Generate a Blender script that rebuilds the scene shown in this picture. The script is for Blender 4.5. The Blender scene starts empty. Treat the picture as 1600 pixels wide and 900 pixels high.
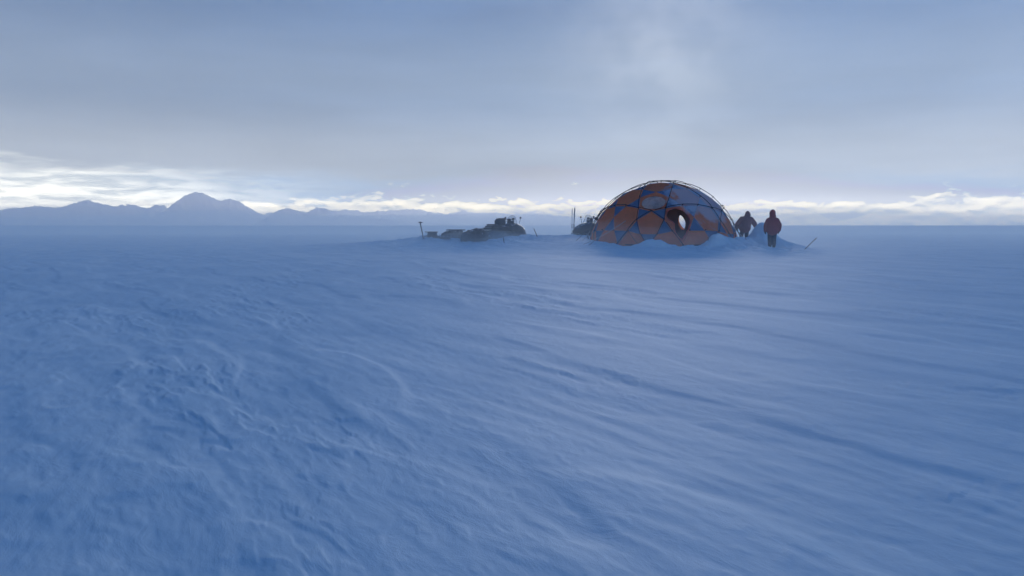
import bpy, bmesh, math, random
import numpy as np
from mathutils import Vector, Matrix

random.seed(7)
sc = bpy.context.scene
C = sc.collection
R = math.radians
F = 1244.0            # focal length in pixels of the 1600 px wide photograph
CAM_Z = 1.2
PITCH = math.atan(98 / F)

# ------------------------------------------------------------------ camera
cam_data = bpy.data.cameras.new('camera')
cam_data.lens = 36 * F / 1600
cam_data.sensor_width = 36
cam_data.clip_start = 0.05
cam_data.clip_end = 120000
cam = bpy.data.objects.new('camera', cam_data)
cam.location = (0, 0, CAM_Z)
cam.rotation_euler = (math.pi / 2 - PITCH, 0, 0)
C.objects.link(cam)
sc.camera = cam

# ------------------------------------------------------------------ render settings
sc.render.engine = 'CYCLES'
sc.cycles.use_denoising = True
sc.cycles.use_adaptive_sampling = True
sc.cycles.adaptive_threshold = 0.03
sc.cycles.max_bounces = 5
sc.cycles.diffuse_bounces = 2
sc.cycles.transparent_max_bounces = 12
sc.cycles.volume_bounces = 2
sc.view_settings.view_transform = 'Standard'
sc.view_settings.look = 'None'
sc.view_settings.exposure = 0.0
sc.view_settings.gamma = 1.0
sc.view_settings.use_curve_mapping = False

SUN_AZ, SUN_EL, SUN_E = 10.5, 12.5, 1.15
HAZE_D, HAZE_TOP, HAZE_R = 7.5e-5, 860.0, 26600.0


def lin(r, g, b, a=1.0):
    f = lambda c: c / 12.92 if c <= 0.04045 else ((c + 0.055) / 1.055) ** 2.4
    return (f(r / 255), f(g / 255), f(b / 255), a)


class Nodes:
    """small helper that wires shader nodes"""
    def __init__(self, tree):
        self.t = tree
        tree.nodes.clear()

    def new(self, kind, **kw):
        n = self.t.nodes.new(kind)
        for k, v in kw.items():
            setattr(n, k, v)
        return n

    def put(self, sock, v):
        if hasattr(v, 'is_output'):
            self.t.links.new(v, sock)
        elif v is not None:
            if sock.type == 'RGBA' and isinstance(v, (int, float)):
                v = (v, v, v, 1)
            sock.default_value = v

    def m(self, op, a, b=None, c=None, clamp=False):
        n = self.new('ShaderNodeMath', operation=op, use_clamp=clamp)
        self.put(n.inputs[0], a); self.put(n.inputs[1], b); self.put(n.inputs[2], c)
        return n.outputs[0]

    def v(self, op, a, b=None):
        n = self.new('ShaderNodeVectorMath', operation=op)
        self.put(n.inputs[0], a); self.put(n.inputs[1], b)
        return n.outputs['Value'] if op in ('DOT_PRODUCT', 'LENGTH') else n.outputs[0]

    def step(self, x, lo, hi, a=0.0, b=1.0):
        n = self.new('ShaderNodeMapRange', interpolation_type='SMOOTHSTEP')
        self.put(n.inputs[0], x); self.put(n.inputs[1], lo); self.put(n.inputs[2], hi)
        self.put(n.inputs[3], a); self.put(n.inputs[4], b)
        return n.outputs[0]

    def mix(self, f, a, b, blend='MIX'):
        n = self.new('ShaderNodeMix', data_type='RGBA', blend_type=blend)
        self.put(n.inputs[0], f); self.put(n.inputs[6], a); self.put(n.inputs[7], b)
        return n.outputs[2]

    def noise(self, vec, scale=1.0, detail=4.0, rough=0.5, dist=0.0):
        n = self.new('ShaderNodeTexNoise')
        self.put(n.inputs['Vector'], vec)
        n.inputs['Scale'].default_value = scale
        n.inputs['Detail'].default_value = detail
        n.inputs['Roughness'].default_value = rough
        n.inputs['Distortion'].default_value = dist
        return n.outputs['Fac']

    def ramp(self, x, pts):
        n = self.new('ShaderNodeValToRGB')
        n.color_ramp.interpolation = 'EASE'
        el = n.color_ramp.elements
        while len(el) > 1:
            el.remove(el[-1])
        el[0].position = pts[0][0]; el[0].color = pts[0][1]
        for p, c in pts[1:]:
            e = el.new(p); e.color = c
        self.put(n.inputs[0], x)
        return n.outputs[0]


# ------------------------------------------------------------------ world: clear low sky under a cloud deck
world = bpy.data.worlds.new('World')
sc.world = world
world.use_nodes = True
world.cycles.sampling_method = 'MANUAL'
world.cycles.sample_map_resolution = 1024
N = Nodes(world.node_tree)
sky = N.new('ShaderNodeTexSky', sky_type='NISHITA')
sky.sun_disc = False
sky.sun_elevation = R(SUN_EL)
sky.sun_rotation = R(SUN_AZ)
sky.altitude = 300
sky.air_density = 1.0
sky.dust_density = 0.6
tc = N.new('ShaderNodeTexCoord')
D = N.v('NORMALIZE', tc.outputs['Generated'])
sep = N.new('ShaderNodeSeparateXYZ'); N.put(sep.inputs[0], D)
dx, dy, dz = sep.outputs
el = N.m('MULTIPLY', N.m('ARCSINE', dz), 180 / math.pi)           # elevation in degrees
az = N.m('MULTIPLY', N.m('ARCTAN2', dx, dy), 180 / math.pi)       # bearing from the view axis


def stretched(a, b, off=0.0):
    c = N.new('ShaderNodeCombineXYZ')
    N.put(c.inputs[0], N.m('MULTIPLY', dx, a)); N.put(c.inputs[1], N.m('MULTIPLY', dy, a))
    N.put(c.inputs[2], N.m('MULTIPLY_ADD', dz, b, off))
    return c.outputs[0]


SKY = 0.1
up = lambda c: tuple(x / SKY for x in c[:3]) + (1.0,)
sun_dir = (math.sin(R(SUN_AZ)) * math.cos(R(SUN_EL)), math.cos(R(SUN_AZ)) * math.cos(R(SUN_EL)), math.sin(R(SUN_EL)))
theta = N.m('MULTIPLY', N.m('ARCCOSINE', N.m('MINIMUM', N.v('DOT_PRODUCT', D, sun_dir), 1.0)), 180 / math.pi)

# cloud deck: grey towards the horizon, bluer and darker towards the zenith
deck = N.ramp(N.m('DIVIDE', el, 90.0), [
    (0.0, lin(192, 199, 210)), (0.05, lin(174, 186, 204)), (0.10, lin(147, 166, 194)), (0.18, lin(117, 143, 183)),
    (0.26, lin(78, 118, 170)), (0.42, lin(42, 97, 154)), (1.0, lin(30, 85, 144))])
big = N.noise(stretched(3.0, 11.0), 1.0, 2.0, 0.5)
fine = N.noise(stretched(5.0, 38.0, 3.0), 1.0, 3.0, 0.55)
tone = N.m('ADD', N.m('MULTIPLY_ADD', big, 0.30, 0.85), N.m('MULTIPLY_ADD', fine, 0.16, -0.08))
side = N.m('MULTIPLY_ADD', N.m('SINE', N.m('MULTIPLY', N.m('ADD', az, 8.0), math.pi / 180)), 0.19, 0.97)
deck = N.mix(1.0, deck, N.m('MULTIPLY', tone, side), 'MULTIPLY')
g1 = N.m('EXPONENT', N.m('MULTIPLY', N.m('POWER', N.m('DIVIDE', theta, 6.0), 2.0), -1.0))
g2 = N.m('EXPONENT', N.m('MULTIPLY', N.m('POWER', N.m('DIVIDE', theta, 17.0), 2.0), -1.0))
thin = N.step(N.noise(stretched(14.0, 20.0, 7.0), 1.0, 2.0, 0.5), 0.35, 0.65, 0.55, 1.0)
glow = N.m('ADD', N.m('MULTIPLY', N.m('MULTIPLY', g1, thin), 0.17), N.m('MULTIPLY', g2, 0.055))
deck = N.mix(1.0, deck, N.mix(1.0, (1.0, 0.95, 0.82, 1), glow, 'MULTIPLY'), 'ADD')

# pale clear strip and low cumulus seen under the edge of the deck
clear = N.ramp(N.m('DIVIDE', el, 8.0), [(0.0, lin(176, 194, 216)), (0.22, lin(140, 172, 212)), (0.42, lin(152, 182, 220)), (1.0, lin(164, 186, 216))])
nish = N.mix(1.0, sky.outputs[0], (SKY, SKY, SKY, 1), 'MULTIPLY')
clear = N.mix(0.05, clear, nish)
left = N.step(az, -31.0, -8.0, 1.0, 0.0)
left = N.m('MULTIPLY', left, N.step(az, -80.0, -45.0, 0.0, 1.0))
c0 = N.noise(stretched(30.0, 84.0, 1.0), 1.0, 5.0, 0.62, 0.3)
c1 = N.noise(stretched(30.0, 84.0, 1.0 + 84.0 * R(0.24)), 1.0, 4.0, 0.60, 0.3)
lump = N.noise(stretched(6.0, 14.0, 2.0), 1.0, 2.0, 0.5)
cov = N.m('ADD', N.m('MULTIPLY_ADD', lump, 0.5, -0.25), N.m('ADD', c0, N.step(el, 0.5, 2.6, 0.36, -0.20)))
cum = N.step(cov, 0.46, 0.63)
lit = N.m('ADD', 0.66, N.m('MULTIPLY', N.m('SUBTRACT', c0, c1), 3.6), clamp=True)
ccol = N.mix(lit, lin(188, 199, 214), tuple(1.05 * v for v in lin(250, 245, 234)))
low = N.mix(cum, clear, ccol)
# sunlit streaks of cloud in the gap on the left
streak = N.noise(stretched(13.0, 105.0, 5.0), 1.0, 5.0, 0.64, 0.5)
sm = N.m('MULTIPLY', N.step(streak, 0.36, 0.62), N.step(el, 3.6, 1.2, 0.55, 1.0))
gap = N.mix(sm, lin(200, 209, 218), tuple(1.3 * v for v in lin(255, 253, 244)))
low = N.mix(N.m('MULTIPLY', left, 0.9), low, gap)
edge_n = N.noise(stretched(7.0, 45.0, 11.0), 1.0, 4.0, 0.55)
edge = N.m('ADD', el, N.m('MULTIPLY_ADD', edge_n, 2.8, -1.4))
dm = N.step(edge, N.mix(left, 1.7, 3.4), N.mix(left, 4.0, 4.3))
col = N.mix(dm, low, deck)
# the colours above are those of the sky as it reaches the eye; the air box takes some of that light and adds its own
path = N.m('MINIMUM', N.m('DIVIDE', HAZE_TOP, N.m('MAXIMUM', dz, 0.001)), HAZE_R)
Tr = N.m('EXPONENT', N.m('MULTIPLY', path, -HAZE_D))
hg = N.m('DIVIDE', 0.64 / (4 * math.pi) * SUN_E * 0.9, N.m('POWER', N.m('SUBTRACT', 1.36, N.m('MULTIPLY', 1.2, N.v('DOT_PRODUCT', D, sun_dir))), 1.5))
air = N.mix(1.0, (0.09, 0.17, 0.34, 1), N.mix(1.0, (1.0, 0.965, 0.92, 1), hg, 'MULTIPLY'), 'ADD')
veil = N.mix(1.0, air, N.m('SUBTRACT', 1.0, Tr), 'MULTIPLY')
col = N.v('MAXIMUM', N.v('SUBTRACT', col, veil), (0.02, 0.02, 0.02))
col = N.v('DIVIDE', col, N.mix(1.0, (1, 1, 1, 1), Tr, 'MULTIPLY'))
bg = N.new('ShaderNodeBackground')
N.put(bg.inputs[0], N.mix(1.0, col, (1 / SKY, 1 / SKY, 1 / SKY, 1), 'MULTIPLY'))
bg.inputs[1].default_value = SKY
out = N.new('ShaderNodeOutputWorld')
N.t.links.new(bg.outputs[0], out.inputs[0])

# ------------------------------------------------------------------ sun behind thin cloud
sun_data = bpy.data.lights.new('sun', 'SUN')
sun_data.energy = SUN_E
sun_data.angle = R(20)
sun_data.color = (1.0, 0.965, 0.92)
sun = bpy.data.objects.new('sun', sun_data)
sun.rotation_euler = Vector(sun_dir).to_track_quat('Z', 'Y').to_euler()
C.objects.link(sun)


# ------------------------------------------------------------------ helpers
def at(px, py, Y):
    """point at forward distance Y seen at a pixel of the 1600x900 photograph"""
    u = (px - 800) / F
    w = (450 - py) / F
    cp, sp = math.cos(PITCH), math.sin(PITCH)
    fy, fz = cp + w * sp, -sp + w * cp
    k = Y / fy
    return Vector((u * k, Y, CAM_Z + fz * k))


def tag(o, label=None, cat=None, group=None, kind=None):
    if label: o['label'] = label
    if cat: o['category'] = cat
    if group: o['group'] = group
    if kind: o['kind'] = kind
    return o


def empty(name, loc, rz=0.0):
    o = bpy.data.objects.new(name, None)
    o.location = loc
    o.rotation_euler = (0, 0, rz)
    o.empty_display_size = 0.1
    C.objects.link(o)
    return o


def link_mesh(name, me, mat, parent=None):
    if mat and not me.materials:
        me.materials.append(mat)
    o = bpy.data.objects.new(name, me)
    C.objects.link(o)
    if parent:
        o.parent = parent
    return o


def build(name, bm, mat, parent=None, smooth=True):
    me = bpy.data.meshes.new(name)
    bmesh.ops.recalc_face_normals(bm, faces=bm.faces)
    bm.to_mesh(me); bm.free()
    if smooth:
        for p in me.polygons:
            p.use_smooth = True
    return link_mesh(name, me, mat, parent)


def box(bm, lo, hi, bev=0.0):
    lo, hi = Vector(lo), Vector(hi)
    r = bmesh.ops.create_cube(bm, size=1.0)
    for v in r['verts']:
        v.co = Vector((lo[i] + (v.co[i] + 0.5) * (hi[i] - lo[i]) for i in range(3)))
    if bev:
        es = list({e for v in r['verts'] for e in v.link_edges})
        bmesh.ops.bevel(bm, geom=es, offset=bev, segments=2, affect='EDGES', profile=0.6)


def tube(bm, pts, rad, seg=8, closed=False):
    pts = [Vector(p) for p in pts]
    n = len(pts)
    rads = rad if isinstance(rad, (list, tuple)) else [rad] * n
    rings = []
    up = Vector((0, 0, 1))
    for i, p in enumerate(pts):
        a = pts[(i - 1) % n] if (closed or i) else p
        b = pts[(i + 1) % n] if (closed or i < n - 1) else p
        t = (b - a).normalized()
        u = up - t * up.dot(t)
        if u.length < 0.05:
            u = Vector((1, 0, 0)) - t * t.x
        u.normalize()
        w = t.cross(u)
        up = u
        rings.append([bm.verts.new(p + (u * math.cos(2 * math.pi * k / seg) + w * math.sin(2 * math.pi * k / seg)) * rads[i]) for k in range(seg)])
    for i in range(n if closed else n - 1):
        A, B = rings[i], rings[(i + 1) % n]
        for k in range(seg):
            bm.faces.new((A[k], A[(k + 1) % seg], B[(k + 1) % seg], B[k]))
    if not closed:
        bm.faces.new(rings[0][::-1]); bm.faces.new(rings[-1])


def loft(bm, secs, seg=20):
    """secs: (x, half width, z bottom, z top, squareness); closed superellipse body along x"""
    rings = []
    for (x, hw, z0, z1, sq) in secs:
        ring = []
        for k in range(seg):
            a = 2 * math.pi * k / seg
            c, s = math.cos(a), math.sin(a)
            e = 2.0 / sq
            ring.append(bm.verts.new((x, hw * math.copysign(abs(c) ** e, c), (z0 + z1) / 2 + (z1 - z0) / 2 * math.copysign(abs(s) ** e, s))))
        rings.append(ring)
    for A, B in zip(rings, rings[1:]):
        for k in range(seg):
            bm.faces.new((A[k], A[(k + 1) % seg], B[(k + 1) % seg], B[k]))
    bm.faces.new(rings[0][::-1]); bm.faces.new(rings[-1])


def ball(bm, c, r, sx=1, sy=1, sz=1, sub=2):
    q = bmesh.ops.create_icosphere(bm, subdivisions=sub, radius=r)
    for v in q['verts']:
        v.co = Vector((v.co.x * sx + c[0], v.co.y * sy + c[1], v.co.z * sz + c[2]))


def limb(bm, pts, rads):
    for p, r in zip(pts, rads):
        ball(bm, p, r)
    for i in range(len(pts) - 1):
        tube(bm, [pts[i], pts[i + 1]], [rads[i], rads[i + 1]], 12)


def fuse(name, bm, mat, parent, voxel=0.02, smooth=6):
    """one continuous skin over overlapping volumes"""
    o = build(name, bm, mat, parent)
    md = o.modifiers.new('r', 'REMESH'); md.mode = 'VOXEL'; md.voxel_size = voxel
    ms = o.modifiers.new('s', 'SMOOTH'); ms.factor = 0.5; ms.iterations = smooth
    dg = bpy.context.evaluated_depsgraph_get()
    me = bpy.data.meshes.new_from_object(o.evaluated_get(dg))
    o.modifiers.clear()
    o.data = me
    if not me.materials:
        me.materials.append(mat)
    for p in me.polygons:
        p.use_smooth = True
    return o


def copy_tree(o, parent=None):
    c = o.copy()
    C.objects.link(c)
    c.parent = parent
    for ch in [x for x in o.children]:
        copy_tree(ch, c)
    return c


# ------------------------------------------------------------------ numpy gradient noise
_rs = np.random.RandomState(11)
_perm = _rs.permutation(512)
_ga = _rs.rand(512) * 2 * np.pi
_gx, _gy = np.cos(_ga), np.sin(_ga)


def pn(x, y):
    xi = np.floor(x).astype(np.int64); yi = np.floor(y).astype(np.int64)
    xf, yf = x - xi, y - yi
    u = xf ** 3 * (xf * (xf * 6 - 15) + 10); v = yf ** 3 * (yf * (yf * 6 - 15) + 10)

    def g(ix, iy, fx, fy):
        h = _perm[(_perm[ix & 511] + iy) & 511]
        return _gx[h] * fx + _gy[h] * fy
    a = g(xi, yi, xf, yf); b = g(xi + 1, yi, xf - 1, yf)
    c = g(xi, yi + 1, xf, yf - 1); d = g(xi + 1, yi + 1, xf - 1, yf - 1)
    return (a + u * (b - a)) * (1 - v) + (c + u * (d - c)) * v


def fbm(x, y, o=4, g=0.5):
    s = 0; a = 1.0
    for i in range(o):
        s = s + a * pn(x * 2 ** i + 17.3 * i, y * 2 ** i - 9.1 * i); a *= g
    return s


def sstep(x, a, b):
    t = np.clip((x - a) / (b - a), 0, 1)
    return t * t * (3 - 2 * t)


DOME_Y = 38.0
DOME = Vector(((1035 - 800) / F * DOME_Y, DOME_Y, -0.30))
WX, WY = -0.52, 0.854           # the wind blows along this line


def ground_z(x, y):
    x = np.asarray(x, float); y = np.asarray(y, float)
    r = np.hypot(x, y)
    z = -0.30 * (1 - sstep(r, 5, 30))
    z = z + 0.30 * (1 - sstep(np.hypot(x - DOME.x, y - DOME.y), 3.9, 8.5))
    z = z + 0.45 * (1 - sstep(np.hypot((x + 1.5) / 1.3, y - 42.5), 2.5, 9.5))
    for (bx, by, a, sx, sy) in BUMPS:
        z = z + a * np.exp(-((x - bx) / sx) ** 2 - ((y - by) / sy) ** 2)
    # wind-carved relief, long axis along the wind
    s = x * WX + y * WY
    t = x * WY - y * WX
    wob = 0.5 * pn(s * 0.21, t * 0.3)
    near = np.exp(-np.maximum(r - 60, 0) / 120)
    cm = 1 - 0.75 * np.exp(-(np.hypot(x - 8, y - 38) / 9) ** 2)
    big = 0.10 * fbm(s * 0.045 + 3, t * 0.13 + 5, 3)
    d1 = fbm(s * 0.16, (t + wob) * 0.62, 3)
    terr = sstep(d1, 0.02, 0.20) * 0.052 - 0.03 * sstep(-d1, 0.12, 0.40)
    d2 = fbm(s * 0.55 + 31, (t + 0.4 * wob) * 1.9 - 7, 3)
    patch = sstep(fbm(s * 0.12 - 40, t * 0.2 + 11, 2), -0.10, 0.35)
    left = sstep(-x / np.maximum(r, 0.1), 0.05, 0.45) * sstep(r, 2, 3) * (1 - sstep(r, 14, 22))
    d3 = fbm(s * 1.1 + 5, t * 1.5 + 60, 3)
    z = z + 0.35 * near * cm * (big + terr + (0.005 + 0.019 * patch) * sstep(np.abs(d2), 0.0, 0.5) * np.sign(d2)
                         + left * 0.032 * sstep(d3, 0.05, 0.30) - left * 0.02 * sstep(-d3, 0.1, 0.45))
    d5 = fbm(s * 0.8 - 21, (t + 0.6 * wob) * 2.6 + 33, 4, 0.55)
    cut = sstep(fbm(s * 0.25 + 50, t * 0.45 - 20, 2), 0.05, 0.30)
    z = z + near * cm * cut * (0.010 * sstep(d5, 0.10, 0.16) - 0.007 * sstep(-d5, 0.18, 0.25))
    camp = np.exp(-(np.hypot(x - 8.5, (y - 36) * 1.3) / 4.8) ** 4) + np.exp(-(np.hypot(x + 1.5, (y - 41) * 1.3) / 5.5) ** 4)
    d6 = fbm(x * 1.7 + 3, y * 1.7 + 8, 4, 0.55)
    z = z + camp * (0.035 * fbm(x * 4.5 + 1, y * 4.5 + 2, 2) + 0.07 * d6 + 0.05 * sstep(d6, 0.10, 0.22) - 0.04 * sstep(-d6, 0.12, 0.22))
    fade = np.exp(-r / 14)
    d4 = fbm(s * 2.3 + 9, t * 7.0 + 4, 3)
    z = z + fade * (0.006 * d4 + 0.004 * sstep(fbm(s * 4 + 70, t * 9 + 8, 2), 0.1, 0.35))
    return z


BUMPS = [
    (5.80, 34.15, 0.28, 0.36, 0.5), (6.30, 34.0, 0.24, 0.28, 0.4),      # drift against the front of the dome
    (8.80, 34.72, 0.42, 0.40, 0.5), (9.35, 35.0, 0.30, 0.6, 0.55),      # drift right of the doorway
    (10.2, 35.9, 0.34, 0.9, 0.7),
    (3.4, 36.0, 0.10, 0.9, 1.2),
    (0.35, 40.3, 0.15, 1.0, 0.7),         # drift round the parked machine
    (-3.9, 40.0, 0.26, 1.5, 1.0),         # bank under the first sledge
    (11.0, 37.2, 0.26, 1.0, 0.6),
    (11.75, 38.0, 0.72, 0.50, 0.7),       # spoil heap beside the tent
    (12.25, 38.1, 0.45, 0.55, 0.8),
    (13.0, 37.8, 0.20, 1.0, 1.2),
    (11.7, 35.5, -0.11, 1.2, 0.9),        # trodden hollow where the walker steps
]


def gz(x, y):
    return float(ground_z(np.array([x]), np.array([y]))[0])


# ------------------------------------------------------------------ materials
def material(name, col, rough=0.6, metal=0.0, spec=0.4, frost=0.0, grain=0.12, grain_scale=9.0, bump=0.0):
    """painted, woven or rubber surface with some uneven tone and wind-blown frost"""
    m = bpy.data.materials.new(name)
    m.use_nodes = True
    n = Nodes(m.node_tree)
    t = n.new('ShaderNodeTexCoord').outputs['Object']
    nz = n.noise(t, grain_scale, 5.0, 0.6)
    c = n.mix(1.0, col, n.m('MULTIPLY_ADD', nz, 2 * grain, 1 - grain), 'MULTIPLY')
    rg = n.m('MULTIPLY_ADD', nz, 0.2, rough - 0.1)
    if frost:
        f = n.noise(t, 4.0, 7.0, 0.68)
        g = n.new('ShaderNodeNewGeometry')
        s = n.new('ShaderNodeSeparateXYZ'); n.put(s.inputs[0], g.outputs['Normal'])
        k = n.step(n.m('MULTIPLY_ADD', s.outputs[2], 0.10, f), 0.68 - frost * 0.3, 0.82 - frost * 0.3)
        c = n.mix(k, c, (0.75, 0.82, 0.90, 1))
        rg = n.mix(k, rg, 0.9)
    b = n.new('ShaderNodeBsdfPrincipled')
    n.put(b.inputs['Base Color'], c); n.put(b.inputs['Roughness'], rg)
    b.inputs['Metallic'].default_value = metal
    b.inputs['Specular IOR Level'].default_value = spec
    if bump:
        bp = n.new('ShaderNodeBump'); bp.inputs['Strength'].default_value = bump; bp.inputs['Distance'].default_value = 0.03
        n.put(bp.inputs['Height'], nz); n.put(b.inputs['Normal'], bp.outputs[0])
    o = n.new('ShaderNodeOutputMaterial')
    n.put(o.inputs[0], b.outputs[0])
    return m


def snow_material():
    m = bpy.data.materials.new('wind_packed_snow')
    m.use_nodes = True
    n = Nodes(m.node_tree)
    t = n.new('ShaderNodeTexCoord').outputs['Object']
    mp = n.new('ShaderNodeMapping')
    mp.inputs['Rotation'].default_value = (0, 0, -math.atan2(WY, WX))
    n.put(mp.inputs[0], t)
    st = n.v('MULTIPLY', mp.outputs[0], (0.5, 1.0, 1.0))
    a = n.noise(st, 3.2, 7.0, 0.62, 0.5)
    b = n.noise(st, 16.0, 5.0, 0.6, 0.2)
    g = n.noise(t, 120.0, 3.0, 0.6)
    # old packed crust is a little greyer than the fresh drift that lies over it
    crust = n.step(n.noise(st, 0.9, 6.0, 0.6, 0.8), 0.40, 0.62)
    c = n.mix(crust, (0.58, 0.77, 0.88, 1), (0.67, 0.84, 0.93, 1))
    h = n.m('ADD', n.m('MULTIPLY', a, 0.030), n.m('ADD', n.m('MULTIPLY', b, 0.006), n.m('MULTIPLY', g, 0.0022)))
    bp = n.new('ShaderNodeBump'); bp.inputs['Strength'].default_value = 0.42; bp.inputs['Distance'].default_value = 1.0
    n.put(bp.inputs['Height'], h)
    s = n.new('ShaderNodeBsdfPrincipled')
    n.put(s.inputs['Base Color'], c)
    s.inputs['Roughness'].default_value = 0.72
    s.inputs['Specular IOR Level'].default_value = 0.25
    n.put(s.inputs['Normal'], bp.outputs[0])
    o = n.new('ShaderNodeOutputMaterial')
    n.put(o.inputs[0], s.outputs[0])
    return m


def mountain_material():
    m = bpy.data.materials.new('snow_and_rock')
    m.use_nodes = True
    n = Nodes(m.node_tree)
    t = n.new('ShaderNodeTexCoord').outputs['Object']
    g = n.new('ShaderNodeNewGeometry')
    s = n.new('ShaderNodeSeparateXYZ'); n.put(s.inputs[0], g.outputs['Normal'])
    nz = n.noise(t, 0.004, 8.0, 0.65)
    rock = n.step(n.m('ADD', s.outputs[2], n.m('MULTIPLY_ADD', nz, 0.5, -0.25)), 0.50, 0.62, 0.55, 0.0)
    c = n.mix(rock, (0.86, 0.90, 0.94, 1), (0.16, 0.17, 0.20, 1))
    b = n.new('ShaderNodeBsdfPrincipled')
    n.put(b.inputs['Base Color'], c); b.inputs['Roughness'].default_value = 0.85
    b.inputs['Specular IOR Level'].default_value = 0.1
    o = n.new('ShaderNodeOutputMaterial'); n.put(o.inputs[0], b.outputs[0])
    return m


def fabric_material(name, col, trans=0.35):
    """thin coated nylon, lets some light through; frost and spindrift stuck to the windward upper side"""
    m = bpy.data.materials.new(name)
    m.use_nodes = True
    n = Nodes(m.node_tree)
    t = n.new('ShaderNodeTexCoord').outputs['Object']
    d = n.v('NORMALIZE', n.v('SUBTRACT', t, (0, 0, -0.3)))
    dot = n.v('DOT_PRODUCT', d, FROST_DIR)
    nz = n.noise(t, 1.6, 6.0, 0.6)
    w = n.noise(t, 7.0, 6.0, 0.6)
    k = n.step(n.m('ADD', dot, n.m('MULTIPLY_ADD', nz, 0.30, -0.15)), 0.88, 0.95)
    k2 = n.step(n.m('MULTIPLY_ADD', w, 0.45, n.m('MULTIPLY', nz, 0.75)), 0.70, 0.86, 0.0, 0.6)
    k = n.m('MAXIMUM', k, k2)
    c = n.mix(1.0, col, n.m('MULTIPLY_ADD', w, 0.4, 0.8), 'MULTIPLY')
    c = n.mix(n.m('MULTIPLY_ADD', k, 0.62, 0.12), c, (0.62, 0.68, 0.78, 1))
    df = n.new('ShaderNodeBsdfDiffuse'); n.put(df.inputs[0], c)
    tr = n.new('ShaderNodeBsdfTranslucent'); n.put(tr.inputs[0], c)
    mx = n.new('ShaderNodeMixShader')
    n.put(mx.inputs[0], n.m('MULTIPLY', n.m('SUBTRACT', 1.0, n.m('MULTIPLY', k, 0.5)), trans))
    n.put(mx.inputs[1], df.outputs[0]); n.put(mx.inputs[2], tr.outputs[0])
    gl = n.new('ShaderNodeBsdfGlossy'); gl.inputs['Roughness'].default_value = 0.45
    m2 = n.new('ShaderNodeMixShader'); m2.inputs[0].default_value = 0.03
    n.put(m2.inputs[1], mx.outputs[0]); n.put(m2.inputs[2], gl.outputs[0])
    o = n.new('ShaderNodeOutputMaterial'); n.put(o.inputs[0], m2.outputs[0])
    return m


def clear_material(name, tint, fac, frost=0.3):
    m = bpy.data.materials.new(name)
    m.use_nodes = True
    n = Nodes(m.node_tree)
    t = n.new('ShaderNodeTexCoord').outputs['Object']
    f = n.step(n.noise(t, 3.0, 6.0, 0.6), 0.30, 0.65, fac * 0.6, min(1, fac * 1.3))
    a = n.new('ShaderNodeBsdfTransparent'); a.inputs[0].default_value = tint
    b = n.new('ShaderNodeBsdfTranslucent'); b.inputs[0].default_value = (0.8, 0.76, 0.72, 1)
    b2 = n.new('ShaderNodeBsdfDiffuse'); b2.inputs[0].default_value = (0.82, 0.76, 0.70, 1)
    bb = n.new('ShaderNodeMixShader'); bb.inputs[0].default_value = 0.5
    n.put(bb.inputs[1], b.outputs[0]); n.put(bb.inputs[2], b2.outputs[0])
    mx = n.new('ShaderNodeMixShader'); n.put(mx.inputs[0], f)
    n.put(mx.inputs[1], a.outputs[0]); n.put(mx.inputs[2], bb.outputs[0])
    gl = n.new('ShaderNodeBsdfGlossy'); gl.inputs['Roughness'].default_value = 0.15
    m2 = n.new('ShaderNodeMixShader'); m2.inputs[0].default_value = 0.06
    n.put(m2.inputs[1], mx.outputs[0]); n.put(m2.inputs[2], gl.outputs[0])
    o = n.new('ShaderNodeOutputMaterial'); n.put(o.inputs[0], m2.outputs[0])
    return m


def volume_material(name, dens, col, aniso=0.35):
    m = bpy.data.materials.new(name)
    m.use_nodes = True
    n = Nodes(m.node_tree)
    v = n.new('ShaderNodeVolumePrincipled')
    v.inputs['Color'].default_value = col
    v.inputs['Density'].default_value = dens
    v.inputs['Anisotropy'].default_value = aniso
    o = n.new('ShaderNodeOutputMaterial')
    n.t.links.new(v.outputs[0], o.inputs['Volume'])
    return m


TO_CAM = Vector((-DOME.x, -DOME.y, 0)).normalized()
RIGHT = Vector((-TO_CAM.y, TO_CAM.x, 0))         # the viewer's right at the dome


def dome_dir(phi, e):
    phi, e = R(phi), R(e)
    return (TO_CAM * math.cos(phi) + RIGHT * math.sin(phi)) * math.cos(e) + Vector((0, 0, math.sin(e)))


FROST_DIR = tuple(dome_dir(48, 52))
M_SNOW = snow_material()
M_MOUNT = mountain_material()
M_ORANGE = fabric_material('orange_tent_nylon', (0.97, 0.28, 0.09, 1), 0.42)
M_BLUE = fabric_material('blue_tent_nylon', (0.09, 0.165, 0.31, 1), 0.15)
M_EDGE_GLOW = fabric_material('sunlit_edge_red', (0.72, 0.12, 0.07, 1), 0.2)
M_VINYL = clear_material('frosted_window_vinyl', (0.85, 0.85, 0.85, 1), 0.95)
M_SCREEN = clear_material('clear_polycarbonate', (0.80, 0.84, 0.88, 1), 0.22)
M_POLE = material('anodised_tent_pole', (0.030, 0.033, 0.045, 1), 0.45, 0.4)
M_LINE = material('pale_guy_line', (0.55, 0.55, 0.56, 1), 0.8)
M_DLINE = material('dark_guy_line', (0.06, 0.065, 0.08, 1), 0.8)
M_FLOOR = material('interior_dark_sheet', (0.05, 0.05, 0.055, 1), 0.8)
M_SHELL = material('grey_light_block', (0.62, 0.58, 0.56, 1), 0.8)
M_BLACK = material('black_plastic', (0.018, 0.019, 0.023, 1), 0.45, frost=0.10)
M_RUBBER = material('black_rubber', (0.020, 0.020, 0.022, 1), 0.8, frost=0.35)
M_COWL = material('dark_cowl_paint', (0.030, 0.032, 0.040, 1), 0.35, frost=0.16)
M_SEAT = material('seat_vinyl', (0.022, 0.022, 0.026, 1), 0.6, frost=0.15)
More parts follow.
